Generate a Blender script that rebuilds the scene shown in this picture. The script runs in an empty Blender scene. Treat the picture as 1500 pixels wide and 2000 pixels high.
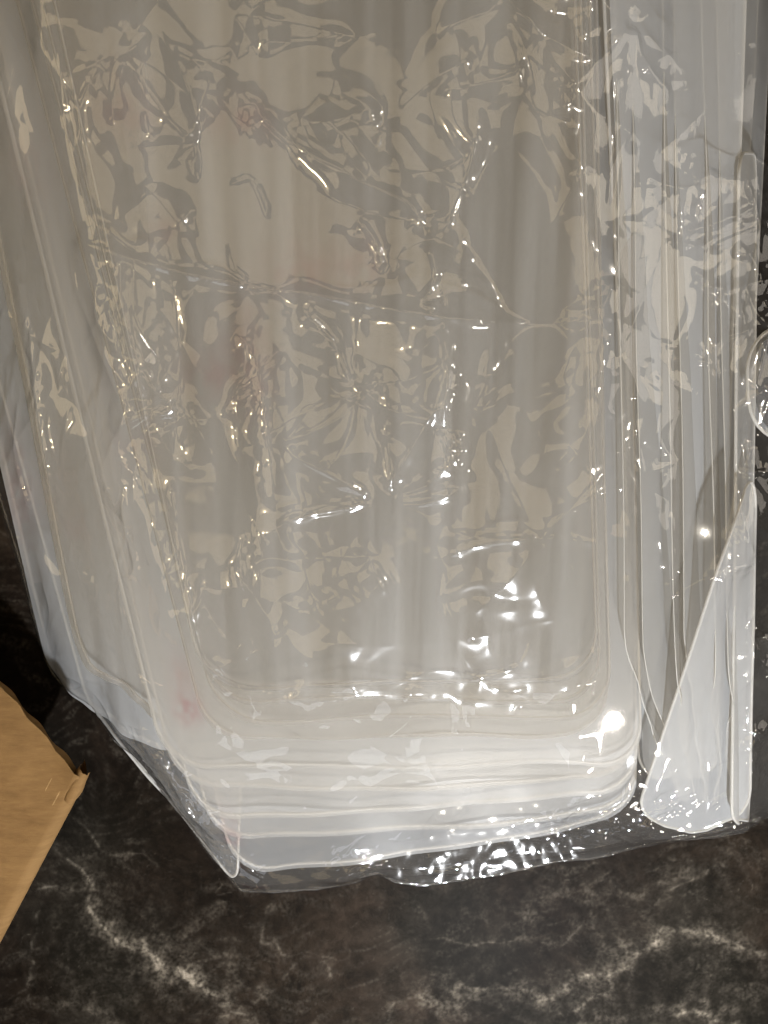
import bpy, math, random
import numpy as np
from mathutils import Vector

random.seed(4)
RNG = np.random.default_rng(11)
sc = bpy.context.scene
col = sc.collection

# ------------------------------------------------------------------ camera
H = 0.42                       # camera height above the counter
TH = math.radians(-6)          # tilt from straight down
FPX = 1504.0                   # focal length in photograph pixels
cd = bpy.data.cameras.new('camera')
cam = bpy.data.objects.new('camera', cd)
col.objects.link(cam)
cam.location = (0, 0, H)
cam.rotation_euler = (TH, 0, 0)
cd.sensor_fit = 'VERTICAL'
cd.sensor_height = 32.0
cd.lens = 32.0 * FPX / 2000.0
cd.clip_start = 0.01
cd.clip_end = 50
sc.camera = cam

# ------------------------------------------------------------------ light
world = bpy.data.worlds.new('World')
sc.world = world
world.use_nodes = True
bg = world.node_tree.nodes['Background']
bg.inputs[0].default_value = (1.0, 0.78, 0.56, 1)
bg.inputs[1].default_value = 0.03


def area(name, loc, target, sx, sy, power, color, shape='RECTANGLE'):
    d = bpy.data.lights.new(name, 'AREA')
    d.shape = shape
    d.size = sx
    if shape in ('RECTANGLE', 'ELLIPSE'):
        d.size_y = sy
    d.energy = power
    d.color = color
    o = bpy.data.objects.new(name, d)
    o.location = loc
    v = Vector(target) - Vector(loc)
    o.rotation_euler = v.to_track_quat('-Z', 'Y').to_euler()
    col.objects.link(o)
    return o


# task lamp of the kitchen, low over the near edge of the counter
area('counter_lamp', (0.14, -0.60, 0.50), (0.05, -0.20, 0.0), 0.030, 0.025, 9.0, (0.95, 0.97, 1.0))
# added overhead fill panels: warm ambient and reflection patches on the film; bulbs for glints
WARM = (1.0, 0.78, 0.47)
for k, (x, y, sx, sy) in enumerate([(-0.66, 0.70, 0.80, 0.55), (0.22, 1.05, 0.60, 0.50), (0.74, 0.30, 0.45, 0.85), (-0.16, 0.06, 0.55, 0.60), (-0.85, -0.30, 0.50, 0.80), (0.42, -0.62, 0.60, 0.40), (-0.38, -0.98, 0.62, 0.36)]):
    area('overhead_fill', (x, y, 1.7), (x, y, 0.0), sx, sy, 3.1 * sx * sy, WARM)
# lights added round the bag for sheen and glints on its film
area('sheen_light', (-0.35, -2.0, 1.15), (0.0, -0.1, 0.05), 0.9, 0.5, 1.8, (0.84, 0.90, 1.0))
area('sheen_light', (-1.5, 0.10, 0.60), (0, 0.05, 0.05), 0.8, 0.5, 2.2, WARM)
area('sheen_light', (-1.25, 0.75, 1.0), (0, 0.05, 0.05), 0.5, 0.8, 1.7, WARM)
area('sheen_light', (-1.3, -0.60, 0.95), (0, 0.05, 0.05), 0.45, 0.7, 1.3, WARM)
area('sheen_light', (-1.2, -0.35, 0.55), (0, 0.0, 0.05), 0.05, 0.05, 0.9, WARM, 'DISK')
area('sheen_light', (1.6, 0.15, 0.95), (0.2, 0.05, 0.05), 0.5, 0.35, 1.3, (1.0, 0.86, 0.66))
area('sheen_light', (1.4, 0.10, 0.38), (0.2, 0.05, 0.05), 0.7, 0.5, 1.6, (1.0, 0.90, 0.78))
area('sheen_light', (1.5, -0.75, 0.80), (0.2, 0.0, 0.05), 0.08, 0.08, 1.6, (1.0, 0.93, 0.84), 'DISK')
area('sheen_light', (0.80, -1.35, 0.62), (0.15, -0.1, 0.0), 0.10, 0.10, 2.0, (1.0, 0.93, 0.84), 'DISK')
area('glint_bulb', (0.95, 0.30, 1.45), (0.0, 0.1, 0.0), 0.06, 0.06, 2.6, (1.0, 0.90, 0.76), 'DISK')
area('glint_bulb', (-0.75, -0.45, 1.4), (0.0, 0.1, 0.0), 0.05, 0.05, 1.2, WARM, 'DISK')  # this bulb and the next are added for more glint lines
area('glint_bulb', (0.85, -0.25, 1.2), (0.1, 0.1, 0.0), 0.05, 0.05, 1.4, (1.0, 0.90, 0.76), 'DISK')

sc.view_settings.view_transform = 'Standard'
sc.view_settings.look = 'None'
sc.view_settings.gamma = 1
sc.view_settings.exposure = -0.26
sc.render.engine = 'CYCLES'
cy = sc.cycles
cy.max_bounces = 6
cy.diffuse_bounces = 2
cy.glossy_bounces = 3
cy.transmission_bounces = 3
cy.transparent_max_bounces = 8
cy.use_adaptive_sampling = True
cy.adaptive_threshold = 0.05
cy.adaptive_min_samples = 16
cy.caustics_reflective = False
cy.caustics_refractive = False
cy.sample_clamp_indirect = 3.0
cy.use_denoising = True
try:
    cy.denoiser = 'OPENIMAGEDENOISE'
except Exception:
    pass

# ------------------------------------------------------------------ helpers
CT, ST = math.cos(TH), math.sin(TH)


def at(px, py, z=0.0):
    """point of the place at height z that stands at photograph pixel px, py"""
    px = np.asarray(px, float); py = np.asarray(py, float); z = np.asarray(z, float)
    a = (px - 750.0) / FPX
    b = (1000.0 - py) / FPX
    # right = x, up = (0, CT, ST), forward = (0, ST, -CT)
    dy = ST + b * CT
    dz = -CT + b * ST
    t = (z - H) / dz
    return np.stack([a * t, dy * t, z + 0 * t], -1)


def link(name, me, mat=None, parent=None, smooth=True):
    o = bpy.data.objects.new(name, me)
    col.objects.link(o)
    if mat is not None:
        me.materials.clear(); me.materials.append(mat)
    if smooth:
        me.polygons.foreach_set('use_smooth', [True] * len(me.polygons))
    if parent is not None:
        o.parent = parent
    return o


def mesh(name, v, f):
    me = bpy.data.meshes.new(name)
    me.from_pydata([tuple(p) for p in v], [], [tuple(q) for q in f])
    me.update()
    return me


def grid_mesh(name, P):
    """P: (rows, cols, 3)"""
    r, c = P.shape[:2]
    me = bpy.data.meshes.new(name)
    me.vertices.add(r * c)
    me.vertices.foreach_set('co', P.reshape(-1).astype(np.float32))
    i = np.arange(r * c).reshape(r, c)
    q = np.stack([i[:-1, :-1], i[:-1, 1:], i[1:, 1:], i[1:, :-1]], -1).reshape(-1, 4)
    n = len(q)
    me.loops.add(n * 4)
    me.loops.foreach_set('vertex_index', q.reshape(-1).astype(np.int32))
    me.polygons.add(n)
    me.polygons.foreach_set('loop_start', (np.arange(n) * 4).astype(np.int32))
    me.polygons.foreach_set('loop_total', np.full(n, 4, np.int32))
    me.update(calc_edges=True)
    me.validate()
    return me


def tag(o, label=None, cat=None, group=None, kind=None):
    if label: o['label'] = label
    if cat: o['category'] = cat
    if group: o['group'] = group
    if kind: o['kind'] = kind
    return o


def empty(name, loc):
    o = bpy.data.objects.new(name, None)
    o.empty_display_size = 0.02
    o.location = loc
    col.objects.link(o)
    return o


# ------------------------------------------------------------------ materials
class NT:
    def __init__(s, name):
        s.m = bpy.data.materials.new(name)
        s.m.use_nodes = True
        s.t = s.m.node_tree
        s.t.nodes.clear()
        s.out = s.t.nodes.new('ShaderNodeOutputMaterial')

    def n(s, kind, **kw):
        nd = s.t.nodes.new(kind)
        for k, v in kw.items():
            if k.startswith('i_'):
                nd.inputs[k[2:].replace('_', ' ')].default_value = v
            elif k.startswith('n_'):
                nd.inputs[int(k[2:])].default_value = v
            else:
                setattr(nd, k, v)
        return nd

    def l(s, a, b):
        s.t.links.new(a, b)

    def ramp(s, fac, stops, interp='LINEAR'):
        r = s.n('ShaderNodeValToRGB')
        r.color_ramp.interpolation = interp
        e = r.color_ramp.elements
        while len(e) < len(stops): e.new(0.5)
        for k, (p, c) in enumerate(stops):
            e[k].position = p
            e[k].color = (c, c, c, 1) if not isinstance(c, tuple) else (*c, 1)
        s.l(fac, r.inputs[0])
        return r.outputs[0]

    def math(s, op, a, b=None, clamp=False):
        m = s.n('ShaderNodeMath', operation=op, use_clamp=clamp)
        for k, x in enumerate((a, b)):
            if x is None: continue
            if isinstance(x, (int, float)): m.inputs[k].default_value = x
            else: s.l(x, m.inputs[k])
        return m.outputs[0]


def schlick(T, f0=0.04):
    """share of light a face throws back, the same from either side of the sheet"""
    g = T.n('ShaderNodeNewGeometry')
    dt = T.n('ShaderNodeVectorMath', operation='DOT_PRODUCT')
    T.l(g.outputs['Normal'], dt.inputs[0]); T.l(g.outputs['Incoming'], dt.inputs[1])
    c = T.math('SUBTRACT', 1.0, T.math('ABSOLUTE', dt.outputs['Value']), clamp=True)
    return T.math('ADD', T.math('MULTIPLY', T.math('POWER', c, 5.0), 1 - f0), f0, clamp=True)


def frosted(name, base=0.16, color=(0.82, 0.845, 0.88), trans=(0.88, 0.84, 0.77), streak=0.10, gloss=0.15):
    """milky polypropylene: part of the light goes straight through, the rest scatters both ways"""
    T = NT(name)
    fac = None
    if streak > 0:
        tc = T.n('ShaderNodeTexCoord')
        mp = T.n('ShaderNodeMapping'); mp.inputs['Scale'].default_value = (90, 2.2, 30)
        T.l(tc.outputs['Object'], mp.inputs[0])
        nz = T.n('ShaderNodeTexNoise', i_Scale=1.0, i_Detail=2.0, i_Roughness=0.6)
        T.l(mp.outputs[0], nz.inputs['Vector'])
        fac = T.math('ADD', T.math('MULTIPLY', T.math('SUBTRACT', nz.outputs[0], 0.5), streak * 2), base, clamp=True)
    tr = T.n('ShaderNodeBsdfTransparent'); tr.inputs[0].default_value = (0.98, 0.945, 0.885, 1)
    df = T.n('ShaderNodeBsdfDiffuse'); df.inputs[0].default_value = (*color, 1)
    tl = T.n('ShaderNodeBsdfTranslucent'); tl.inputs[0].default_value = (*trans, 1)
    m1 = T.n('ShaderNodeMixShader', n_0=0.22)
    T.l(df.outputs[0], m1.inputs[1]); T.l(tl.outputs[0], m1.inputs[2])
    m2 = T.n('ShaderNodeMixShader')
    if fac is not None: T.l(fac, m2.inputs[0])
    else: m2.inputs[0].default_value = base
    T.l(tr.outputs[0], m2.inputs[1]); T.l(m1.outputs[0], m2.inputs[2])
    gl = T.n('ShaderNodeBsdfAnisotropic'); gl.inputs['Roughness'].default_value = 0.32
    m3 = T.n('ShaderNodeMixShader')
    T.l(T.math('MULTIPLY', schlick(T), gloss), m3.inputs[0])
    T.l(m2.outputs[0], m3.inputs[1]); T.l(gl.outputs[0], m3.inputs[2])
    T.l(m3.outputs[0], T.out.inputs[0])
    return T.m


def film_material():
    T = NT('clear_film')
    tr = T.n('ShaderNodeBsdfTransparent'); tr.inputs[0].default_value = (0.975, 0.975, 0.97, 1)
    gl = T.n('ShaderNodeBsdfAnisotropic'); gl.inputs['Roughness'].default_value = 0.04
    gs = T.n('ShaderNodeBsdfAnisotropic'); gs.inputs['Roughness'].default_value = 0.11
    gm = T.n('ShaderNodeMixShader', n_0=0.32)
    T.l(gl.outputs[0], gm.inputs[1]); T.l(gs.outputs[0], gm.inputs[2])
    F = schlick(T, 0.055)
    # light bounces off both faces of the film
    fac = T.math('DIVIDE', T.math('MULTIPLY', F, 2.0), T.math('ADD', F, 1.0), clamp=True)
    hz = T.n('ShaderNodeBsdfDiffuse'); hz.inputs[0].default_value = (0.8, 0.78, 0.75, 1)
    m0 = T.n('ShaderNodeMixShader', n_0=0.03)
    T.l(tr.outputs[0], m0.inputs[1]); T.l(hz.outputs[0], m0.inputs[2])
    # faint red patches on the film
    at_ = T.n('ShaderNodeAttribute', attribute_name='print')
    pr = T.n('ShaderNodeBsdfTransparent'); pr.inputs[0].default_value = (0.80, 0.22, 0.26, 1)
    mp_ = T.n('ShaderNodeMixShader')
    T.l(at_.outputs['Fac'], mp_.inputs[0]); T.l(m0.outputs[0], mp_.inputs[1]); T.l(pr.outputs[0], mp_.inputs[2])
    m1 = T.n('ShaderNodeMixShader')
    T.l(fac, m1.inputs[0]); T.l(mp_.outputs[0], m1.inputs[1]); T.l(gm.outputs[0], m1.inputs[2])
    T.l(m1.outputs[0], T.out.inputs[0])
    return T.m


def marble_material():
    T = NT('dark_marble')
    tc = T.n('ShaderNodeTexCoord')
    P = tc.outputs['Object']
    wn = T.n('ShaderNodeTexNoise', i_Scale=9.0, i_Detail=4.0)
    T.l(P, wn.inputs['Vector'])
    wv = T.n('ShaderNodeVectorMath', operation='SCALE'); wv.inputs['Scale'].default_value = 0.06
    T.l(wn.outputs['Color'], wv.inputs[0])
    ad = T.n('ShaderNodeVectorMath', operation='ADD')
    T.l(P, ad.inputs[0]); T.l(wv.outputs[0], ad.inputs[1])
    big = T.n('ShaderNodeTexNoise', i_Scale=13.0, i_Detail=6.0, i_Roughness=0.62)
    T.l(ad.outputs[0], big.inputs['Vector'])
    fine = T.n('ShaderNodeTexNoise', i_Scale=240.0, i_Detail=5.0, i_Roughness=0.7)
    T.l(ad.outputs[0], fine.inputs['Vector'])
    speck = T.n('ShaderNodeTexNoise', i_Scale=75.0, i_Detail=6.0, i_Roughness=0.75)
    T.l(ad.outputs[0], speck.inputs['Vector'])
    hue = T.n('ShaderNodeTexNoise', i_Scale=7.0, i_Detail=2.0)
    T.l(P, hue.inputs['Vector'])
    tone = T.ramp(big.outputs[0], [(0.36, 0.05), (0.52, 0.30), (0.66, 1.0)])
    tone2 = T.math('MULTIPLY', tone, T.ramp(speck.outputs[0], [(0.36, 0.35), (0.66, 1.5)]))
    tone3 = T.math('ADD', T.math('MULTIPLY', tone2, 0.75), T.math('MULTIPLY', T.ramp(fine.outputs[0], [(0.47, 0.0), (0.66, 1.0)]), 0.20), clamp=True)
    c1 = T.n('ShaderNodeMix', data_type='RGBA'); c1.inputs[6].default_value = (0.004, 0.003, 0.0022, 1); c1.inputs[7].default_value = (0.030, 0.021, 0.0145, 1)
    T.l(tone3, c1.inputs[0])
    c2 = T.n('ShaderNodeMix', data_type='RGBA'); c2.inputs[6].default_value = (0.005, 0.0043, 0.0032, 1); c2.inputs[7].default_value = (0.024, 0.020, 0.015, 1)
    T.l(tone3, c2.inputs[0])
    ch = T.n('ShaderNodeMix', data_type='RGBA')
    T.l(T.ramp(hue.outputs[0], [(0.44, 0.0), (0.58, 1.0)]), ch.inputs[0]); T.l(c1.outputs[2], ch.inputs[6]); T.l(c2.outputs[2], ch.inputs[7])
    va = T.n('ShaderNodeAttribute', attribute_name='vein')
    vv = T.math('MULTIPLY', va.outputs['Fac'], T.math('MULTIPLY', T.ramp(speck.outputs[0], [(0.36, 0.35), (0.58, 1.0)]), T.ramp(fine.outputs[0], [(0.36, 0.75), (0.62, 1.25)])), clamp=True)
    cv = T.n('ShaderNodeMix', data_type='RGBA'); cv.inputs[7].default_value = (0.30, 0.26, 0.205, 1)
    T.l(vv, cv.inputs[0]); T.l(ch.outputs[2], cv.inputs[6])
    b = T.n('ShaderNodeBsdfPrincipled', i_Roughness=0.5)
    b.inputs['Specular IOR Level'].default_value = 0.03
    T.l(cv.outputs[2], b.inputs['Base Color'])
    bp = T.n('ShaderNodeBump', i_Strength=0.08, i_Distance=0.0004)
    T.l(fine.outputs[0], bp.inputs['Height']); T.l(bp.outputs[0], b.inputs['Normal'])
    T.l(b.outputs[0], T.out.inputs[0])
    return T.m


def card_material(name, c0, c1, rough=0.85):
    T = NT(name)
    tc = T.n('ShaderNodeTexCoord')
    mp = T.n('ShaderNodeMapping'); mp.inputs['Scale'].default_value = (60, 260, 60)
    mp.inputs['Rotation'].default_value = (0, 0, 0.5)
    T.l(tc.outputs['Object'], mp.inputs[0])
    a = T.n('ShaderNodeTexNoise', i_Scale=1.0, i_Detail=6.0, i_Roughness=0.7); T.l(mp.outputs[0], a.inputs['Vector'])
    b_ = T.n('ShaderNodeTexNoise', i_Scale=22.0, i_Detail=5.0, i_Roughness=0.65); T.l(tc.outputs['Object'], b_.inputs['Vector'])
    f = T.math('ADD', T.math('MULTIPLY', a.outputs[0], 0.5), T.math('MULTIPLY', b_.outputs[0], 0.5))
    f = T.ramp(f, [(0.36, 0.0), (0.64, 1.0)])
    mx = T.n('ShaderNodeMix', data_type='RGBA'); mx.inputs[6].default_value = (*c0, 1); mx.inputs[7].default_value = (*c1, 1)
    T.l(f, mx.inputs[0])
    b = T.n('ShaderNodeBsdfPrincipled', i_Roughness=rough)
    b.inputs['Specular IOR Level'].default_value = 0.2
    T.l(mx.outputs[2], b.inputs['Base Color'])
    bp = T.n('ShaderNodeBump', i_Strength=0.25, i_Distance=0.0006)
    T.l(f, bp.inputs['Height']); T.l(bp.outputs[0], b.inputs['Normal'])
    T.l(b.outputs[0], T.out.inputs[0])
    return T.m


M_SHEET = frosted('frosted_plastic', 0.18, streak=0.0)
M_TOP = frosted('frosted_plastic_drawn', 0.16, streak=0.20)
M_LOW = frosted('frosted_plastic_bright', 0.29, streak=0.0)  # extra scatter stands in for missing light on the front strips
M_SIDE = frosted('frosted_plastic_thick', 0.48, streak=0.0)
M_FLAP = frosted('frosted_plastic_flap', 0.48, streak=0.0)
M_RIM = frosted('frosted_plastic_edge', 0.60, color=(0.88, 0.88, 0.87), streak=0.0, gloss=0.3)
M_RIM_SOFT = frosted('frosted_plastic_soft_edge', 0.34, color=(0.86, 0.86, 0.86), streak=0.0, gloss=0.2)
M_SKIRT = frosted('frosted_plastic_skirt', 0.30, streak=0.0)
M_FILM = film_material()
M_MARBLE = marble_material()
M_CARD = card_material('brown_cardboard', (0.145, 0.080, 0.028), (0.235, 0.136, 0.052))
M_CARD_EDGE = card_material('raw_cardboard_edge', (0.22, 0.13, 0.05), (0.40, 0.26, 0.12))

# ------------------------------------------------------------------ noise fields on a regular plan grid
X0, X1, Y0, Y1, DX = -0.32, 0.40, -0.40, 0.40, 0.0006
NX = int((X1 - X0) / DX) + 1
NY = int((Y1 - Y0) / DX) + 1
gx = X0 + np.arange(NX) * DX
gy = Y0 + np.arange(NY) * DX
GX, GY = np.meshgrid(gx, gy)


def fnoise(lx, ly, ang=0.0, seed=0, power=2.0):
    """smooth noise with wavelengths lx, ly (metres) turned by ang; unit variance"""
    r = np.random.default_rng(seed)
    w = np.fft.rfft2(r.standard_normal((NY, NX)))
    ky = np.fft.fftfreq(NY, DX)[:, None]
    kx = np.fft.rfftfreq(NX, DX)[None, :]
    c, s = math.cos(ang), math.sin(ang)
    a = (kx * c + ky * s) * lx
    b = (-kx * s + ky * c) * ly
    k2 = a * a + b * b
    w *= np.exp(-k2 * power)
    n = np.fft.irfft2(w, (NY, NX))
    n -= n.mean()
    return n / n.std()


def sample(F, x, y):
    u = np.clip((x - X0) / DX, 0, NX - 1.001)
    v = np.clip((y - Y0) / DX, 0, NY - 1.001)
    i = u.astype(int); j = v.astype(int)
    a = u - i; b = v - j
    return (F[j, i] * (1 - a) * (1 - b) + F[j, i + 1] * a * (1 - b) + F[j + 1, i] * (1 - a) * b + F[j + 1, i + 1] * a * b)


def warp(F, wx, wy):
    return sample(F, GX + wx, GY + wy)


def smooth_line(pts, n=14):
    """Catmull-Rom through pts"""
    p = np.asarray(pts, float)
    if len(p) < 3:
        t = np.linspace(0, 1, n)[:, None]
        return p[0] * (1 - t) + p[-1] * t
    q = np.vstack([2 * p[0] - p[1], p, 2 * p[-1] - p[-2]])
    out = []
    for k in range(1, len(q) - 2):
        t = np.linspace(0, 1, n, endpoint=False)[:, None]
        a, b, c, d = q[k - 1], q[k], q[k + 1], q[k + 2]
        out.append(0.5 * (2 * b + (c - a) * t + (2 * a - 5 * b + 4 * c - d) * t ** 2 + (3 * b - a - 3 * c + d) * t ** 3))
    out.append(p[-1:])
    return np.vstack(out)


def stamp_line(F, xy, prof, reach, taper=True, how='add', w0=None):
    """add a profile prof(d, t) around a polyline of plan points"""
    D = None
    x0, x1 = xy[:, 0].min() - reach, xy[:, 0].max() + reach
    y0, y1 = xy[:, 1].min() - reach, xy[:, 1].max() + reach
    i0, i1 = max(0, int((x0 - X0) / DX)), min(NX, int((x1 - X0) / DX) + 1)
    j0, j1 = max(0, int((y0 - Y0) / DX)), min(NY, int((y1 - Y0) / DX) + 1)
    if i1 - i0 < 2 or j1 - j0 < 2: return
    px, py = GX[j0:j1, i0:i1], GY[j0:j1, i0:i1]
    best = np.full(px.shape, 1e9); tt = np.zeros(px.shape)
    n = len(xy) - 1
    for k in range(n):
        a, b = xy[k], xy[k + 1]
        d = b - a
        L2 = max(1e-12, (d * d).sum())
        t = np.clip(((px - a[0]) * d[0] + (py - a[1]) * d[1]) / L2, 0, 1)
        q = np.hypot(px - a[0] - t * d[0], py - a[1] - t * d[1])
        m = q < best
        best[m] = q[m]
        tt[m] = ((k + t) / n)[m]
    val = prof(best, tt)
    if how == 'add': F[j0:j1, i0:i1] += val
    else: F[j0:j1, i0:i1] = np.maximum(F[j0:j1, i0:i1], val)


# ------------------------------------------------------------------ countertop
def axis(a, b, step, outer):
    inner = np.arange(a, b + step / 2, step)
    lo = a - np.array([1.2, 0.5, 0.15, 0.05]) * outer
    hi = b + np.array([0.05, 0.15, 0.5, 1.2]) * outer
    return np.concatenate([lo, inner, hi])


def build_counter():
    V = np.zeros((NY, NX))
    wob = fnoise(0.006, 0.006, seed=3) * 0.0007 + fnoise(0.02, 0.02, seed=4) * 0.003
    wob2 = fnoise(0.006, 0.006, seed=5) * 0.0007 + fnoise(0.02, 0.02, seed=6) * 0.003
    cov = np.clip(0.6 + 0.35 * fnoise(0.006, 0.007, 0.5, seed=8), 0.2, 1.2)

    def vein(pts, w, a, halo=0.22):
        xy = at(*zip(*pts))[:, :2] if False else np.array([at(p[0], p[1], 0)[:2] for p in smooth_line(pts, 8)])
        stamp_line(V, xy, lambda d, t: 0.85 * a * (np.exp(-(d / (0.6 * w)) ** 1.2) + halo * np.exp(-d / (w * 4))) * np.clip(np.sin(np.pi * np.clip(t, 0.04, 0.96)) * 2.2, 0, 1), w * 16)
    vein([(120, 1660), (160, 1700), (205, 1765), (270, 1850), (345, 1905), (400, 1950), (500, 2020)], 0.0014, 0.75)
    vein([(270, 1840), (330, 1885), (380, 1925)], 0.0026, 0.75)
    vein([(395, 1935), (440, 1970), (500, 2010)], 0.0014, 0.7)
    vein([(150, 1605), (180, 1640), (240, 1660), (315, 1695)], 0.0009, 0.55)
    vein([(80, 1750), (130, 1735), (170, 1725)], 0.0010, 0.5)
    vein([(90, 1755), (60, 1830), (45, 1960)], 0.0008, 0.4)
    vein([(540, 1750), (500, 1810), (505, 1850), (620, 1870), (700, 1860)], 0.0007, 0.35)
    vein([(760, 2010), (830, 1960), (960, 1930), (1080, 1935)], 0.0022, 0.40)
    vein([(1060, 1935), (1170, 1895), (1230, 1850), (1310, 1825), (1400, 1835), (1520, 1900)], 0.0020, 0.62)
    vein([(1170, 1895), (1190, 1925), (1180, 1960), (1090, 1975)], 0.0016, 0.5)
    vein([(830, 1840), (1000, 1838), (1040, 1790), (1010, 1745)], 0.0008, 0.42)
    vein([(1000, 1840), (1100, 1820), (1160, 1795)], 0.0008, 0.35)
    vein([(1120, 1720), (1150, 1790), (1160, 1830)], 0.0005, 0.3)
    vein([(1230, 1790), (1330, 1740), (1450, 1695)], 0.0007, 0.35)
    vein([(1250, 1730), (1275, 1780), (1260, 1800)], 0.0005, 0.3)
    vein([(1320, 2000), (1370, 1992), (1450, 2010)], 0.0025, 0.7)
    vein([(560, 1900), (620, 1880), (650, 1910)], 0.0014, 0.3)
    vein([(530, 1920), (500, 1970), (520, 2010)], 0.0016, 0.3)
    for pts, w, a in [([(740, 2010), (860, 1965), (980, 1945), (1090, 1930), (1190, 1880), (1300, 1830), (1400, 1840), (1520, 1905)], 0.0045, 0.20),
                      ([(1100, 2010), (1250, 1990), (1400, 1965), (1520, 1975)], 0.0035, 0.16), ([(130, 1690), (230, 1800), (340, 1900), (480, 2010)], 0.0045, 0.17),
                      ([(120, 1800), (260, 1830), (420, 1880), (560, 1960)], 0.0040, 0.12), ([(900, 1780), (1100, 1760), (1300, 1720), (1500, 1660)], 0.0060, 0.10), ([(60, 1960), (180, 1960), (260, 2010)], 0.0050, 0.16)]:
        vein(pts, w, a, 0.5)
    for k, y in enumerate((1720, 1760, 1790, 1850)):
        vein([(1050 + 40 * k, y), (1200 + 30 * k, y - 20), (1420, y - 50)], 0.0006, 0.18)
    # random hairlines of the same stone
    n1 = fnoise(0.018, 0.012, 0.6, seed=21)
    hair = np.exp(-(np.abs(n1) / 0.018) ** 1.0) * np.clip(fnoise(0.03, 0.03, seed=22), 0, 1.2) * 0.16
    n2 = fnoise(0.009, 0.006, -0.4, seed=23)
    hair += np.exp(-(np.abs(n2) / 0.03)) * np.clip(fnoise(0.02, 0.02, seed=24) - 0.3, 0, 1) * 0.12
    # streaky grey marbling that sweeps across the slab
    bx = fnoise(0.05, 0.05, seed=41) * 0.010; by = fnoise(0.05, 0.05, seed=42) * 0.010
    st = warp(fnoise(0.030, 0.0060, -0.55, seed=43), bx, by)
    st2 = warp(fnoise(0.024, 0.0032, 0.30, seed=44), bx, by)
    m1 = np.clip(0.45 + 0.5 * fnoise(0.03, 0.03, seed=45), 0, 1)
    grit = np.clip(0.55 + 0.5 * fnoise(0.0012, 0.0016, 0.4, seed=46), 0, 1.4)
    streaks = (0.07 * np.clip(st - 0.3, 0, 1.2) * m1 + 0.07 * np.clip(st2 - 0.3, 0, 1.2) * (1 - m1)) * grit
    fb = np.clip(0.7 + 0.35 * fnoise(0.0015, 0.0015, seed=47), 0.2, 1.3)
    V = warp(V, wob, wob2) * cov * fb + hair * grit + streaks
    xs = axis(-0.24, 0.24, 0.0007, 1.2)
    ys = axis(-0.36, 0.02, 0.0007, 1.2)
    XX, YY = np.meshgrid(xs, ys)
    me = grid_mesh('countertop', np.stack([XX, YY, 0 * XX], -1))
    a = me.attributes.new('vein', 'FLOAT', 'POINT')
    a.data.foreach_set('value', np.clip(sample(V, XX, YY), 0, 1).reshape(-1).astype(np.float32))
    o = link('countertop', me, M_MARBLE)
    tag(o, 'dark brown marble countertop with pale wispy veins', 'countertop', kind='structure')


build_counter()

# ------------------------------------------------------------------ frosted lids
SUP = np.zeros((NY, NX))          # height of whatever the film lies on


def rounded_rows(r, L, n_mid, n_arc=9):
    """distances along the length and the side inset of each row"""
    d = [r * (1 - math.cos(a)) for a in np.linspace(0, math.pi / 2, n_arc)]
    mid = list(np.linspace(r, L - r, n_mid))[1:-1]
    rows = d + mid + [L - x for x in reversed(d)]
    ins = []
    for t in rows:
        e = min(t, L - t)
        ins.append(r - math.sqrt(max(0, r * r - (r - e) ** 2)) if e < r else 0.0)
    return np.array(rows), np.array(ins)


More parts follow.
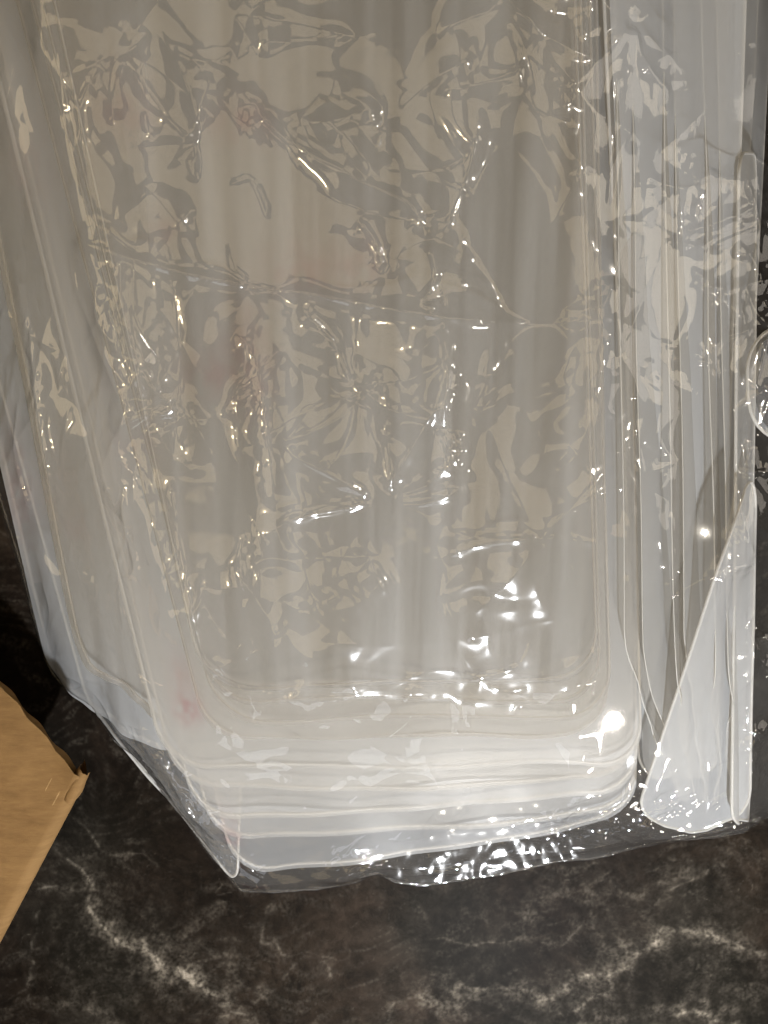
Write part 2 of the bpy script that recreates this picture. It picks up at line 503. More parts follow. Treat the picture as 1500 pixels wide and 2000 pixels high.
def lid(name, corners, r=0.022, thick=0.0007, skirt=0.006, wave=0.0012, seed=0, label='', group=None, cat='lid',
        nu=26, nv=44, rim=0.0008, flare=0.0012, bow=0.0, mat=None, rim_mat=None):
    """corners: four (px, py, z): front left, front right, back right, back left"""
    rg = np.random.default_rng(seed)
    A, B, C, D = [at(*c) for c in corners]
    W = 0.5 * (np.linalg.norm(B - A) + np.linalg.norm(C - D))
    L = 0.5 * (np.linalg.norm(D - A) + np.linalg.norm(C - B))
    r = min(r, W * 0.45)
    rows, ins = rounded_rows(r, L, nv)
    ph = rg.uniform(0, 6.28, 8)
    fr = rg.uniform(0.7, 1.6, 8)

    def pos(s, t):     # s, t in 0..1
        s = s[..., None]; t = t[..., None]
        return A * (1 - s) * (1 - t) + B * s * (1 - t) + C * s * t + D * (1 - s) * t

    S = np.zeros((len(rows), nu)); Tt = np.zeros_like(S)
    for k, (d, i) in enumerate(zip(rows, ins)):
        S[k] = np.linspace(i / W, 1 - i / W, nu)
        Tt[k] = d / L
    P = pos(S, Tt)
    nrm = np.cross(B - A, D - A); nrm /= np.linalg.norm(nrm)
    if nrm[2] < 0: nrm = -nrm

    def wv(s, t):
        e = np.exp(-t * 7) * 1.4 + 0.35
        w = (np.sin(s * 6.28 * fr[0] + ph[0]) + 0.7 * np.sin(s * 11 * fr[1] + ph[1] + t * 3) + 0.4 * np.sin(s * 21 * fr[2] + ph[2]))
        v = 0.6 * np.sin(t * 9 * fr[3] + ph[3]) * np.cos(s * 4 + ph[4])
        return wave * (w * e + v) + bow * 4 * s * (1 - s)

    P = P + nrm * wv(S, Tt)[..., None]
    # the edge also wanders a little in plan
    fwd = (D - A) / np.linalg.norm(D - A)
    P = P + fwd * (wave * 1.6 * np.exp(-Tt * 9) * np.sin(S * 8 * fr[5] + ph[5]))[..., None]
    root = empty(name, tuple(P.reshape(-1, 3).mean(0) * np.array([1, 1, 0]) + np.array([0, 0, P[..., 2].min()])))
    org = np.array(root.location)
    P = P - org
    R, Cn = P.shape[:2]
    # thin moulded panel; its edge thickness is carried by the rim bead and the skirt
    top = P.reshape(-1, 3)
    idx = lambda a, b: a * Cn + b
    loop = [idx(0, b) for b in range(Cn)] + [idx(a, Cn - 1) for a in range(1, R)] + [idx(R - 1, b) for b in range(Cn - 2, -1, -1)] + [idx(a, 0) for a in range(R - 2, 0, -1)]
    m = len(loop)
    link('panel', grid_mesh('panel', P), mat or M_SHEET, root)
    # outline, outward directions
    O = top[loop]
    tan = np.roll(O, -1, 0) - np.roll(O, 1, 0)
    tan /= np.linalg.norm(tan, axis=1)[:, None] + 1e-9
    out = np.cross(tan, nrm); out /= np.linalg.norm(out, axis=1)[:, None] + 1e-9
    if ((O - O.mean(0)) * out).sum() < 0: out = -out
    if skirt > 0:
        prof = [(0.0, 0.0), (flare * 0.35, -skirt * 0.5), (flare, -skirt)]
        sv = []; sf = []
        for (a, b) in prof: sv.append(O + out * a + nrm * b)
        sv = np.vstack(sv); K = len(prof)
        for j in range(K - 1):
            j2 = j + 1
            for k in range(m):
                k2 = (k + 1) % m
                sf.append((j * m + k, j * m + k2, j2 * m + k2, j2 * m + k))
        link('skirt', mesh('skirt', sv, sf), M_SKIRT, root)
        RO = O + out * flare - nrm * skirt
    else:
        RO = O + out * 0.0002 - nrm * thick * 0.5
    # rolled bead along the edge
    ring = 7
    rv = []; rf = []
    for k in range(ring):
        a = 2 * math.pi * k / ring
        rv.append(RO + out * rim * math.cos(a) + nrm * rim * math.sin(a))
    rv = np.vstack(rv)
    for j in range(ring):
        j2 = (j + 1) % ring
        for k in range(m):
            k2 = (k + 1) % m
            rf.append((j * m + k, j * m + k2, j2 * m + k2, j2 * m + k))
    link('rim', mesh('rim', rv, rf), rim_mat or M_RIM, root)
    if label: tag(root, label, cat, group)
    # leave its height in the support map
    fs = np.linspace(0, 1, 260); ft = np.linspace(0, 1, 500)
    fu = np.interp(fs, np.linspace(0, 1, Cn), np.arange(Cn))
    Q = (P + org)
    rowi = np.interp(ft, np.linspace(0, 1, R), np.arange(R))
    a0 = np.clip(rowi.astype(int), 0, R - 2); ca = (rowi - a0)[:, None, None]
    Qr = Q[a0] * (1 - ca) + Q[a0 + 1] * ca
    b0 = np.clip(fu.astype(int), 0, Cn - 2); cb = (fu - b0)[None, :, None]
    Qq = (Qr[:, b0] * (1 - cb) + Qr[:, b0 + 1] * cb).reshape(-1, 3)
    i = np.round((Qq[:, 0] - X0) / DX / 4).astype(int); j = np.round((Qq[:, 1] - Y0) / DX / 4).astype(int)
    ok = (i >= 0) & (j >= 0) & (i < NX // 4 + 1) & (j < NY // 4 + 1)
    np.maximum.at(SUPC, (j[ok], i[ok]), Qq[ok, 2])
    return root


SUPC = np.zeros((NY // 4 + 2, NX // 4 + 2))   # the same on a four times coarser grid

ORD = ['topmost', 'second from the top', 'third from the top', 'fourth from the top', 'fifth from the top', 'sixth from the top',
       'seventh from the top', 'second from the bottom', 'lowest']
STACK = [  # front left, front right, back right, back left (px) and heights front / back
    ((395, 1348), (1168, 1330), (1120, -150), (70, -150), 0.064, 0.112),
    ((415, 1376), (1176, 1368), (1130, -150), (40, -150), 0.0585, 0.104),
    ((425, 1412), (1196, 1400), (1150, -150), (20, -150), 0.053, 0.096),
    ((410, 1452), (1190, 1432), (1165, -150), (-10, -150), 0.047, 0.088),
    ((318, 1502), (1252, 1500), (1225, -150), (-80, -150), 0.041, 0.080),
    ((345, 1546), (1240, 1530), (1225, -150), (-60, -150), 0.034, 0.071),
    ((385, 1606), (1246, 1552), (1220, -150), (-60, -150), 0.027, 0.062),
    ((420, 1657), (1246, 1580), (1225, -150), (-30, -150), 0.020, 0.053),
    ((460, 1722), (1246, 1600), (1228, -150), (-10, -150), 0.013, 0.044),
]
for k, (a, b, c, d, zf, zb) in enumerate(STACK):
    lid('storage_lid', [(*a, zf), (*b, zf), (*c, zb), (*d, zb)], r=0.024, seed=100 + k, wave=0.0011, mat=M_TOP if k < 2 else (M_LOW if k > 3 else None), rim_mat=M_RIM_SOFT if k < 4 else None, rim=0.0006 if k < 4 else 0.0008,
        label='frosted rectangular plastic lid, %s of the fanned stack in the bag' % ORD[k], group='frosted lids stacked flat in the bag')

# lids tipped on the left of the stack
lid('storage_lid', [(96, 1338, 0.006), (350, 1492, 0.016), (190, -100, 0.070), (-240, -100, 0.030)], r=0.020, seed=131, wave=0.0012, mat=M_SIDE, rim_mat=M_RIM_SOFT,
    label='frosted lid slipped down the left side of the stack, its corner nearest the cardboard box', group='frosted lids slipped down beside the stack')
lid('storage_lid', [(150, 1290, 0.022), (372, 1450, 0.030), (240, -100, 0.085), (-120, -100, 0.050)], r=0.018, seed=132, wave=0.0010, mat=M_TOP, rim_mat=M_RIM_SOFT,
    label='frosted lid tipped between the left edge of the stack and the outermost left lid', group='frosted lids slipped down beside the stack')

lid('storage_lid', [(172, 1372, 0.004), (462, 1726, 0.0045), (520, 100, 0.030), (-180, 100, 0.012)], r=0.010, seed=133, wave=0.0003, skirt=0.0,
    label='frosted lid lying askew on the counter, its slanted edge showing at the lower left', group='frosted lids slipped down beside the stack')

# lids standing on edge along the right of the stack
RX = [1214, 1246, 1306, 1328, 1386, 1412]
RF = [1330, 1346, 1364, 1382, 1404, 1426]
RN = ['nearest the flat stack', 'second from the flat stack', 'third from the flat stack', 'fourth from the flat stack',
      'fifth from the flat stack', 'sixth from the flat stack']
for k in range(6):
    lid('storage_lid', [(RF[k], 1596 - 4 * abs(k - 3), 0.006), (RX[k] + 12, 1270 + 25 * (k % 3), 0.060 - 0.003 * k), (RX[k] - 14, -120, 0.085 - 0.002 * k), (RX[k] + 100, -120, 0.020)],
        r=0.014, seed=150 + k, wave=0.0007, rim=0.0003, skirt=0.0, nu=14, mat=M_SIDE if k % 2 else M_TOP, label='frosted lid standing on edge right of the stack, ' + RN[k],
        group='frosted lids standing on edge at the right')
lid('storage_lid', [(1236, 1618, 0.026), (1462, 1622, 0.020), (1478, 900, 0.050), (1428, 1040, 0.072)], r=0.024, seed=170, wave=0.0006, skirt=0.0, nu=20, mat=M_FLAP,
    label='frosted lid with a broad rounded front corner, twisted upright at the right', group='frosted lids standing on edge at the right')
lid('storage_lid', [(1256, 1520, 0.012), (1400, 1520, 0.010), (1462, -140, 0.080), (1184, -140, 0.092)], r=0.016, seed=173, wave=0.0007, skirt=0.003, nu=20, mat=M_SIDE,
    label='frosted lid lying flat over the standing lids at the right of the stack', group='frosted lids standing on edge at the right')
lid('storage_lid', [(1431, 1606, 0.030), (1466, 1600, 0.010), (1478, 300, 0.030), (1444, 300, 0.070)], r=0.010, seed=171, wave=0.0004, skirt=0.0, nu=10, mat=M_SIDE,
    label='narrow upright frosted lid, outermost at the right of the bag', group='frosted lids standing on edge at the right')
lid('storage_lid', [(1474, 852, 0.066), (1760, 860, 0.03), (1760, 650, 0.03), (1474, 640, 0.066)], r=0.020, seed=172, wave=0.0004, skirt=0.003, nu=16,
    label='frosted lid with rounded corners poking in at the right edge of the photo', group='frosted lids standing on edge at the right')

# ------------------------------------------------------------------ the clear bag
left_px = smooth_line([(470, 1738), (400, 1655), (330, 1560), (265, 1478), (215, 1420), (185, 1372), (150, 1352), (104, 1316), (70, 1220), (40, 1100), (0, 970), (-60, 760), (-120, 450), (-170, 100), (-200, -300)], 12)
bot_px = smooth_line([(470, 1738), (530, 1741), (620, 1735), (690, 1722), (735, 1706), (775, 1722), (830, 1728), (900, 1718), (970, 1708), (1010, 1700), (1100, 1680), (1160, 1676), (1240, 1655), (1330, 1637), (1400, 1622), (1460, 1605), (1520, 1590), (1640, 1560), (1800, 1500)], 12)
right_px = np.array([(1800, 1500), (1820, 600), (1800, -300)], float)
top_px = np.array([(-200, -300), (1800, -300)], float)


def resample(p, n, z=0.0015):
    q = at(p[:, 0], p[:, 1], z)[:, :2]
    s = np.concatenate([[0], np.cumsum(np.linalg.norm(np.diff(q, axis=0), axis=1))])
    t = np.linspace(0, s[-1], n)
    return np.stack([np.interp(t, s, q[:, 0]), np.interp(t, s, q[:, 1])], -1)


FU, FV = 760, 860
Lc, Rc, Bc, Tc = resample(left_px, FV), resample(right_px, FV), resample(bot_px, FU), resample(top_px, FU)
u = np.linspace(0, 1, FU)[None, :, None]; v = np.linspace(0, 1, FV)[:, None, None]
COONS = (1 - v) * Bc[None] + v * Tc[None] + (1 - u) * Lc[:, None] + u * Rc[:, None] \
    - ((1 - u) * (1 - v) * Bc[0] + u * (1 - v) * Bc[-1] + (1 - u) * v * Tc[0] + u * v * Tc[-1])
# distance from the free edges in plan (left and bottom)
edge_pts = np.vstack([Lc[::6], Bc[::6]])

# taut sheet over the lids: relax a membrane with the lids as obstacle
ny, nx = SUPC.shape
cxs = X0 + np.arange(nx) * DX * 4; cys = Y0 + np.arange(ny) * DX * 4
CX, CY = np.meshgrid(cxs, cys)
poly = np.vstack([Lc[::-1], Bc[1:], Rc[1:], Tc[::-1][1:]])[::4]
inside = np.zeros(CX.shape, bool)
pj = np.roll(poly, 1, 0)
for (xa, ya), (xb, yb) in zip(poly, pj):
    if ya == yb: continue
    c = ((ya > CY) != (yb > CY)) & (CX < (xb - xa) * (CY - ya) / (yb - ya) + xa)
    inside ^= c
obs = SUPC.copy()
for _ in range(2):
    o2 = obs.copy()
    for dj in (-1, 0, 1):
        for di in (-1, 0, 1):
            o2 = np.maximum(o2, np.roll(np.roll(obs, dj, 0), di, 1) - 0.0004 * (abs(di) + abs(dj)))
    obs = o2
obs = np.where(obs > 0.001, obs + 0.0010, 0.0018)
Z = obs.copy()
for it in range(900):
    Z = 0.25 * (np.roll(Z, 1, 0) + np.roll(Z, -1, 0) + np.roll(Z, 1, 1) + np.roll(Z, -1, 1))
    Z = np.maximum(Z, obs)
    Z[~inside] = 0.0015


def sampc(F, x, y):
    a = np.clip((x - X0) / DX / 4, 0, nx - 1.001); b = np.clip((y - Y0) / DX / 4, 0, ny - 1.001)
    i = a.astype(int); j = b.astype(int); a = a - i; b = b - j
    return F[j, i] * (1 - a) * (1 - b) + F[j, i + 1] * a * (1 - b) + F[j + 1, i] * (1 - a) * b + F[j + 1, i + 1] * a * b


for _ in range(3):   # soften the membrane a little
    Z = 0.5 * Z + 0.125 * (np.roll(Z, 1, 0) + np.roll(Z, -1, 0) + np.roll(Z, 1, 1) + np.roll(Z, -1, 1))


def on_film(px, py):
    z = 0.05
    for _ in range(4):
        p = at(px, py, z)
        z = float(sampc(Z, np.array([p[0]]), np.array([p[1]]))[0])
    return p[:2]


def spots(lst, soft=1.0):
    """soft plan mask made of blobs at photograph positions (px, py, rx, ry, strength)"""
    F = np.zeros((NY, NX))
    for (a, b, rx, ry, s) in lst:
        p = on_film(a, b); k = 0.00024
        F += s * np.exp(-(((GX - p[0]) / (rx * k)) ** 2 + ((GY - p[1]) / (ry * k)) ** 2) * soft)
    return F


W = np.zeros((NY, NX))
wx = fnoise(0.018, 0.018, seed=31) * 0.006; wy = fnoise(0.018, 0.018, seed=32) * 0.006
# slack undulation
W += 0.0018 * fnoise(0.034, 0.050, 0.2, seed=33)
# long soft folds running away from the viewer and some across
W += 0.00036 * warp(fnoise(0.013, 0.045, 0.10, seed=34), wx * 0.5, wy * 0.5)
W += 0.00022 * warp(fnoise(0.035, 0.012, 0.25, seed=35), wx * 0.5, wy * 0.5)
# sharp-crested crinkles, only here and there
rid = 1 - np.abs(warp(fnoise(0.016, 0.022, 0.5, seed=36), wx * 0.6, wy * 0.6))
W += 0.00024 * np.clip(rid, -0.8, 1) * np.clip(0.25 + 0.6 * fnoise(0.03, 0.03, seed=37), 0, 1.3)
# crushed zones: right flank, free hem at the front and the left hem
crush = spots([(1490, 60, 110, 200, .7), (1500, 350, 70, 260, .6), (1330, 200, 90, 150, .2), (1360, 360, 80, 50, .3), (1490, 1200, 40, 420, .7), (1490, 1460, 50, 130, .8),
               (760, 1690, 120, 30, .4), (430, 1690, 60, 60, .6), (350, 1590, 60, 70, .5),
               (700, 1600, 60, 50, .7), (970, 1590, 60, 40, .6), (480, 250, 60, 60, .5), (570, 490, 40, 50, .7), (740, 515, 40, 40, .6), (480, 500, 50, 60, .5),
               (90, 850, 40, 110, .8), (70, 760, 30, 60, .5), (490, 380, 50, 40, .5), (500, 800, 40, 160, .5), (290, 810, 70, 40, .9), (250, 1080, 40, 60, .6), (265, 1340, 40, 90, .8),
               (340, 1500, 40, 40, .8), (890, 880, 30, 50, .4), (740, 980, 90, 50, .5), (1390, 700, 70, 40, .6), (1400, 1250, 60, 140, .6), (470, 730, 60, 60, .4)])
crush = np.clip(crush, 0, 1.1)
c1 = warp(fnoise(0.0035, 0.0045, 0.7, seed=38), wx * 0.4, wy * 0.4)
c2 = 1 - np.abs(warp(fnoise(0.0050, 0.0075, -0.4, seed=39), wx * 0.5, wy * 0.5))
W += crush * (0.00007 * c1 + 0.00036 * np.clip(c2, -0.7, 1))


def crease(pts, amp=0.9, w=3.0, up=1):
    """a crest (or valley) with a sharp line; amp and w in mm"""
    q = smooth_line(pts, 5)
    xy = np.array([on_film(*p) for p in q])
    a = 1.4 * amp * 1e-3 * up; ww = w * 1e-3
    stamp_line(W, xy, lambda d, t: a * np.exp(-d / ww) * np.clip(np.minimum(t, 1 - t) * 7, 0, 1), ww * 6)


CREASES = [
    ([(0, 405), (130, 465), (330, 530), (500, 562), (640, 582), (870, 628), (1050, 632), (1180, 626)], 1.1, 3.2),
    ([(470, 180), (560, 275), (700, 360), (800, 405), (835, 470)], 1.0, 4.0),
    ([(580, 600), (650, 668), (688, 755)], 0.7, 2.2), ([(688, 755), (740, 748), (640, 830), (530, 870)], 0.6, 2.5),
    ([(205, 140), (165, 215), (160, 260), (140, 320)], 0.8, 3.0), ([(250, 120), (330, 230), (385, 285)], 0.8, 3.5), ([(385, 285), (390, 390), (345, 450)], 0.7, 3),
    ([(130, 465), (150, 560), (200, 680), (250, 800)], 0.9, 4.0), ([(140, 420), (100, 300), (20, 220)], 0.8, 5.0),
    ([(740, 980), (640, 1000), (540, 1020)], 0.7, 2.5), ([(740, 980), (820, 985), (900, 960)], 0.6, 2.5), ([(740, 980), (650, 930), (560, 880)], 0.7, 3.0),
    ([(740, 980), (790, 900), (850, 800), (900, 740)], 0.6, 4.0), ([(740, 980), (720, 1080), (770, 1180)], 0.6, 3.0),
    ([(1230, 60), (1160, 130), (1100, 190)], 0.9, 4.0), ([(1230, 60), (1250, 130), (1310, 190)], 0.9, 2.6), ([(1230, 60), (1215, 300), (1200, 560), (1205, 700)], 0.6, 3.5),
    ([(480, 1040), (470, 1090), (478, 1165)], 0.7, 2.2), ([(860, 620), (872, 720), (865, 835)], 0.8, 2.0), ([(835, 470), (850, 540), (825, 600), (860, 605)], 0.7, 1.8),
    ([(885, 840), (878, 915), (900, 880), (890, 840)], 0.5, 1.6), ([(860, 1090), (940, 1062), (1050, 1050), (1180, 1062)], 0.7, 3.0),
    ([(460, 650), (500, 700), (520, 820), (540, 1000)], 0.9, 3.0), ([(445, 460), (460, 520), (490, 545)], 0.7, 1.8), ([(440, 370), (490, 350), (520, 400), (525, 440)], 0.8, 1.6),
    ([(700, 430), (735, 480), (750, 535)], 0.9, 1.8), ([(750, 830), (760, 900), (765, 970)], 0.5, 1.6),
    ([(590, 1245), (760, 1260), (950, 1240), (1160, 1190), (1300, 1180)], 0.35, 6.0), ([(560, 1090), (700, 1085), (860, 1090)], 0.4, 4.0),
    ([(1230, 940), (1130, 985), (1050, 1050)], 0.7, 3.5), ([(900, 1330), (1010, 1300), (1040, 1240)], 0.5, 2.0), ([(1155, 1240), (1162, 1330), (1150, 1370)], 0.5, 1.6),
    ([(430, 820), (470, 760), (560, 700)], 0.6, 3), ([(250, 930), (245, 1020), (265, 1110), (235, 1150), (255, 1300)], 0.9, 2.2), ([(330, 930), (345, 1010), (370, 1150), (395, 1290)], 0.8, 2.2),
    ([(270, 640), (310, 760), (340, 800), (250, 830), (195, 930)], 0.8, 2.5), ([(210, 590), (240, 660), (235, 700)], 0.7, 2.0),
    ([(1290, 470), (1380, 490)], 0.6, 1.6), ([(1310, 700), (1390, 712)], 0.6, 1.6), ([(1240, 340), (1330, 370), (1400, 330)], 0.6, 2.2),
    ([(1300, 1170), (1380, 1130), (1480, 1095)], 0.7, 1.6), ([(1310, 1240), (1350, 1215)], 0.5, 1.4), ([(840, 200), (960, 170), (1030, 140)], 0.9, 5), ([(760, 210), (640, 245), (560, 250)], 0.8, 5),
    ([(480, 90), (640, 80), (760, 60)], 0.9, 5), ([(1070, 60), (960, 40), (850, 70)], 0.7, 7), ([(900, 300), (930, 280), (890, 400), (860, 470)], 0.8, 3.5),
    ([(1050, 480), (1100, 400), (1160, 300)], 0.8, 6), ([(1190, 545), (1170, 600), (1080, 610)], 0.8, 3.5), ([(350, 1240), (420, 1300), (520, 1260)], 0.5, 4),
    ([(965, 1500), (985, 1420), (1020, 1360)], 0.5, 1.8), ([(560, 1350), (600, 1420)], 0.4, 2.5), ([(470, 1735), (400, 1640), (300, 1500), (200, 1390)], 0.9, 2.2),
    ([(440, 1660), (360, 1560), (300, 1440)], 0.8, 2.5), ([(640, 1715), (720, 1690), (900, 1700), (1060, 1670), (1240, 1630)], 0.9, 2.0), ([(780, 1715), (900, 1690), (1010, 1665), (1180, 1655)], 0.8, 1.6),
    ([(1250, 1640), (1350, 1625), (1500, 1580)], 0.8, 1.8), ([(100, 1310), (180, 1350), (260, 1470)], 0.7, 2),
    ([(60, 610), (70, 720), (90, 850), (110, 1050)], 0.8, 3), ([(0, 610), (60, 640)], 0.8, 3),
    ([(1480, 1440), (1450, 1380)], 0.6, 2), ([(1500, 1430), (1445, 1420)], 0.7, 1.5), ([(1500, 1400), (1450, 1470)], 0.7, 1.5),
]
for k, (pts, a, w_) in enumerate(CREASES):
    crease(pts, a * (1.5 if k < 2 else 1.0), w_)
    crease(pts, a * 0.8, w_ * 3.2)
rg = np.random.default_rng(77)


def kink(a, b, an, ln, amp, w_, up=1, bend=0.15):
    c = rg.normal(0, bend) * ln
    dx, dy = math.cos(an), math.sin(an)
    crease([(a, b), (a + ln * .5 * dx - c * dy, b + ln * .5 * dy + c * dx), (a + ln * dx, b + ln * dy)], amp, w_, up)


for _ in range(70):     # hairline kinks between the long creases, mostly running away from the viewer
    kink(rg.uniform(-20, 1500), rg.uniform(0, 1600), rg.normal(1.5, 0.55) if rg.random() < 0.7 else rg.normal(0.2, 0.4), rg.uniform(40, 200), rg.uniform(0.18, 0.45), rg.uniform(0.9, 2.2), rg.choice([1, 1, -1]))
NODES = [(130, 465, 7), (740, 980, 9), (1230, 60, 8), (290, 810, 7), (480, 545, 6), (1050, 1050, 6), (700, 760, 6), (1200, 690, 6), (850, 830, 5), (250, 110, 6), (1340, 350, 8), (1390, 705, 6), (760, 230, 6), (1420, 140, 8), (1480, 380, 7), (1470, 620, 6)]
for (a, b, n) in NODES:  # tension lines that fan out from where the film is pinched
    t0 = rg.uniform(0, 6.28)
    for k in range(n):
        an = t0 + k * 6.283 / n + rg.normal(0, 0.25)
        kink(a + 8 * math.cos(an), b + 8 * math.sin(an), an, rg.uniform(90, 260), rg.uniform(0.25, 0.6), rg.uniform(2.0, 4.5), 1, 0.08)
for _ in range(90):     # gathered hem along the front
    t = rg.random()
    bx = 480 + 1040 * t
    by = 1735 - 150 * t ** 1.2 - rg.uniform(4, 75)
    kink(bx, by, rg.normal(-0.2, 0.25) if rg.random() < 0.6 else rg.normal(-0.9, 0.4), rg.uniform(30, 130), rg.uniform(0.25, 0.6), rg.uniform(0.7, 1.5), 1)
for _ in range(60):
    t = rg.uniform(0.45, 1.0)
    kink(480 + 1040 * t, 1728 - 150 * t ** 1.2 - rg.uniform(2, 60), rg.normal(-0.25, 0.3), rg.uniform(40, 140), rg.uniform(0.5, 1.0), rg.uniform(0.8, 1.5), rg.choice([1, 1, -1]))
for _ in range(34):     # and down the slanting left edge
    t = rg.random()
    bx = 190 + 275 * t + rg.uniform(4, 60)
    by = 1385 + 345 * t - rg.uniform(0, 20)
    kink(bx, by, rg.normal(0.9, 0.25), rg.uniform(25, 90), rg.uniform(0.25, 0.5), rg.uniform(0.7, 1.4), 1)
for _ in range(40):     # folds of the left flank
    kink(rg.uniform(0, 330), rg.uniform(420, 1400), rg.normal(1.45, 0.35), rg.uniform(40, 170), rg.uniform(0.4, 0.8), rg.uniform(1.2, 2.6), rg.choice([1, 1, -1]))
for _ in range(26):     # long soft folds over the left half and the top
    kink(rg.uniform(-30, 520), rg.uniform(-60, 1100), rg.normal(1.42, 0.22), rg.uniform(200, 480), rg.uniform(0.5, 1.0), rg.uniform(3.0, 6.5), rg.choice([1, 1, -1]), 0.10)
for _ in range(16):
    kink(rg.uniform(350, 1200), rg.uniform(-40, 500), rg.normal(0.3, 0.5), rg.uniform(160, 380), rg.uniform(0.5, 0.9), rg.uniform(3.0, 6.0), rg.choice([1, -1]), 0.12)
for _ in range(26):     # streaks over the lids at the right
    kink(rg.uniform(1215, 1470), rg.uniform(0, 1250), rg.normal(1.5, 0.3) if rg.random() < 0.55 else rg.normal(-0.25, 0.3), rg.uniform(60, 220), rg.uniform(0.35, 0.7), rg.uniform(1.2, 2.6), 1, 0.1)
for _ in range(80):     # crumpled slack film past the right-hand lids
    kink(rg.uniform(1455, 1560), rg.uniform(-20, 1580), rg.uniform(0, 6.28), rg.uniform(50, 170), rg.uniform(0.4, 0.9), rg.uniform(0.9, 2.0), 1)

# put it together on the bag's own grid
fx, fy = COONS[..., 0], COONS[..., 1]
zb = sampc(Z, fx, fy)
ww = sample(W, fx, fy)
vv = np.linspace(0, 1, FV)[:, None]; uu = np.linspace(0, 1, FU)[None, :]
edge = np.minimum(np.clip(vv / 0.020, 0, 1), np.clip(uu / 0.02, 0, 1))
ww = 0.0008 + 0.0005 * np.logaddexp(0, (ww + 0.0004) / 0.0005)
zz = zb + ww * (0.12 + 0.88 * edge)
zz = np.maximum(zz, 0.0016 + 0.0007 * np.abs(ww) / 0.001 * edge)
film = np.stack([fx, fy, zz], -1)
bag = empty('plastic_bag', (0.02, -0.15, 0.0))
tag(bag, 'crinkled clear plastic bag lying on the counter, wrapped around the frosted lids', 'plastic bag')
me = grid_mesh('upper_film', film - np.array(bag.location))
pm = spots([(368, 1385, 26, 30, .75), (452, 1640, 22, 24, .6), (492, 1730, 34, 9, .8), (250, 225, 50, 45, .16), (480, 245, 50, 30, .22), (600, 530, 70, 40, .18), (400, 740, 40, 40, .22),
            (490, 720, 40, 90, .22), (60, 330, 60, 60, .10), (325, 455, 25, 25, .2), (40, 960, 40, 110, .22), (720, 520, 40, 40, .15), (260, 880, 40, 40, .1), (150, 1030, 40, 40, .1)])
pm = np.clip(0.6 * pm * np.clip(0.75 + 0.4 * fnoise(0.004, 0.005, seed=60), 0, 1.5), 0, 0.8)
pa = me.attributes.new('print', 'FLOAT', 'POINT')
pa.data.foreach_set('value', sample(pm, fx, fy).reshape(-1).astype(np.float32))
link('upper_film', me, M_FILM, bag)

# the lower sheet of the bag shows along the hem
lf = COONS[:180:3, ::4]
lw = sample(0.0005 * np.clip(1 - np.abs(fnoise(0.006, 0.009, 0.3, seed=52)), 0, 1), lf[..., 0], lf[..., 1])
link('lower_film', grid_mesh('lower_film', np.stack([lf[..., 0], lf[..., 1], 0.0006 + lw], -1) - np.array(bag.location)), M_FILM, bag)

# welded hem: a thin doubled bead along the free edges
def hem(path, rad):
    n = len(path); ring = 6
    d = np.gradient(path, axis=0); d /= np.linalg.norm(d, axis=1)[:, None] + 1e-9
    side = np.stack([d[:, 1], -d[:, 0]], -1)
    wob = rad * (1 + 0.5 * np.sin(np.arange(n) * 0.21) * np.sin(np.arange(n) * 0.057))
    vs = []
    for k in range(ring):
        a = 2 * math.pi * k / ring
        vs.append(np.concatenate([path + side * (wob * math.cos(a))[:, None], (0.0016 + wob * 0.6 * math.sin(a))[:, None]], 1))
    vs = np.vstack(vs) - np.array(bag.location)
    fs = [(j * n + k, j * n + k + 1, ((j + 1) % ring) * n + k + 1, ((j + 1) % ring) * n + k) for j in range(ring) for k in range(n - 1)]
    return link('hem', mesh('hem', vs, fs), M_FILM, bag)


hem(Bc, 0.0009)
hem(Lc, 0.0008)

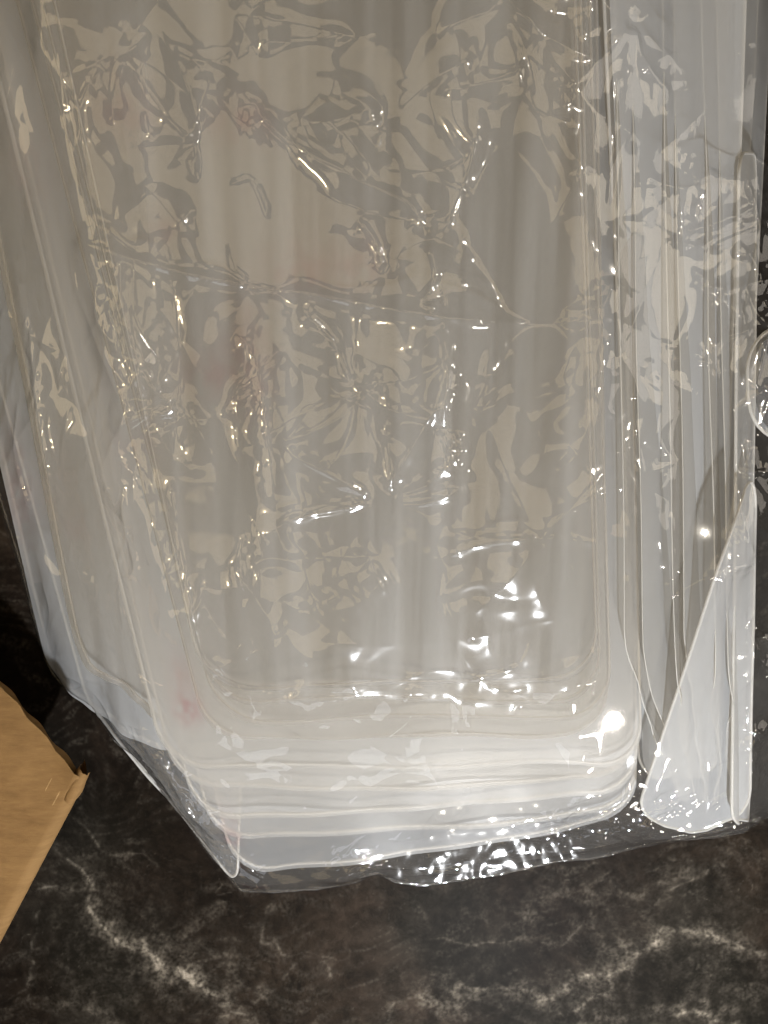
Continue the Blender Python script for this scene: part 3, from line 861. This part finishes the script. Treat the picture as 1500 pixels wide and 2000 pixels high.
# ------------------------------------------------------------------ cardboard box
def build_box():
    zt = 0.050                                   # height of the lid flap
    A = at(-330, 950, zt); K = at(163, 1527, zt); E = at(-150, 2120, zt)
    A, K, E = A[:2], K[:2], E[:2]
    e1 = (A - K) / np.linalg.norm(A - K)         # along the ragged upper edge, away from the corner
    e2 = (E - K) / np.linalg.norm(E - K)         # along the creased edge
    L1, L2 = 0.20, 0.26
    root = empty('cardboard_box', (K[0] + e1[0] * .08, K[1] + e1[1] * .08, 0))
    org = np.array(root.location)
    tag(root, 'brown corrugated cardboard box with a frayed flap at the left edge', 'box')

    # top flap: upper liner that rolls over the creased edge and down the side
    rr = 0.0065
    prof = []                                    # (distance inward from the creased edge, z)
    for t in np.linspace(0.16, rr, 22): prof.append((t, zt))
    for a in np.linspace(0, math.pi / 2, 9)[1:]: prof.append((rr - rr * math.sin(a), zt - rr + rr * math.cos(a)))
    for z in np.linspace(zt - rr, zt - rr - 0.009, 6)[1:]: prof.append((0.8 * (zt - rr - z), z))
    n = 110
    s = np.linspace(0.0, L2, n)
    P = np.zeros((n, len(prof), 3))
    rg = np.random.default_rng(5)
    ph = rg.uniform(0, 6, 6)
    for i, t in enumerate(s):
        for j, (d, z) in enumerate(prof):
            # d is measured along e1; t along e2
            q = K + e2 * t + e1 * d
            dent = 0.0007 * math.sin(t * 60 + ph[0]) * math.exp(-abs(d - rr) / 0.01) + 0.0004 * math.sin(t * 23 + ph[1] + d * 31)
            crush = 0.0035 * math.exp(-(t / 0.010) ** 2) * math.exp(-((d - 0.004) / 0.010) ** 2)
            groove = -0.0012 * math.exp(-((d - 0.0115) / 0.0016) ** 2) * (0.7 + 0.3 * math.sin(t * 90))
            zz_ = z + (dent + groove + crush if z > 0.01 else 0)
            rag = 0.0014 * math.sin(d * 420 + ph[2]) * math.sin(d * 130 + ph[3]) if i == 0 else 0
            P[i, j] = (q[0] + e2[0] * rag, q[1] + e2[1] * rag, zz_)
    link('liner', grid_mesh('liner', P - org), M_CARD, root)
    # lower liner and flute of the flap show along the ragged edge
    D = np.linspace(0.006, 0.16, 180)
    lo = np.zeros((6, len(D), 3))
    for i, t in enumerate(np.linspace(0.0012, 0.05, 6)):
        for j, d in enumerate(D):
            q = K + e2 * (t + (0.0008 * math.sin(d * 300) if i == 0 else 0)) + e1 * d
            lo[i, j] = (q[0], q[1], zt - 0.0046 + 0.0008 * math.sin(d * 23 + ph[1]))
    link('lower_liner', grid_mesh('lower_liner', lo - org), M_CARD_EDGE, root)
    fl = np.zeros((4, 400, 3))
    for i, t in enumerate(np.linspace(0.0035, 0.03, 4)):
        for j, d in enumerate(np.linspace(0.006, 0.16, 400)):
            q = K + e2 * t + e1 * d
            fl[i, j] = (q[0], q[1], zt - 0.0023 + 0.0020 * math.sin(d * 2 * math.pi / 0.0072))
    link('flute', grid_mesh('flute', fl - org), M_CARD_EDGE, root)
    # wall under the ragged edge, set back
    w = np.zeros((8, 30, 3))
    for i, z in enumerate(np.linspace(0, zt - 0.006, 8)):
        for j, d in enumerate(np.linspace(0.055, 0.20, 30)):
            q = K + e2 * 0.045 + e1 * d
            w[i, j] = (q[0], q[1], z)
    link('wall', grid_mesh('wall', w - org), M_CARD, root)
    w2 = np.zeros((8, 30, 3))
    for i, z in enumerate(np.linspace(0, zt - 0.006, 8)):
        for j, d in enumerate(np.linspace(0.047, 0.26, 30)):
            q = K + e1 * 0.053 + e2 * d
            w2[i, j] = (q[0], q[1], z)
    link('wall', grid_mesh('wall', w2 - org), M_CARD, root)
    # torn bump of paper at the corner
    v = []; f = []
    nb, mb = 14, 10
    for i in range(nb):
        t = i / (nb - 1)
        for j in range(mb):
            a = math.pi * (-0.15 + 1.3 * j / (mb - 1))
            rad = 0.0046 * (0.55 + 0.45 * math.sin(math.pi * (0.15 + 0.8 * t))) * (1 + 0.12 * math.sin(5 * t + 3 * j))
            q = K + e2 * (-0.0035 + 0.019 * t) + e1 * (0.0030 + rad * math.cos(a) * 0.9)
            v.append((q[0], q[1], zt - 0.0024 + rad * math.sin(a) * (1 - 0.25 * t)))
    for i in range(nb - 1):
        for j in range(mb - 1):
            f.append((i * mb + j, i * mb + j + 1, (i + 1) * mb + j + 1, (i + 1) * mb + j))
    link('corner_fold', mesh('corner_fold', np.array(v) - org, f), M_CARD, root)


build_box()
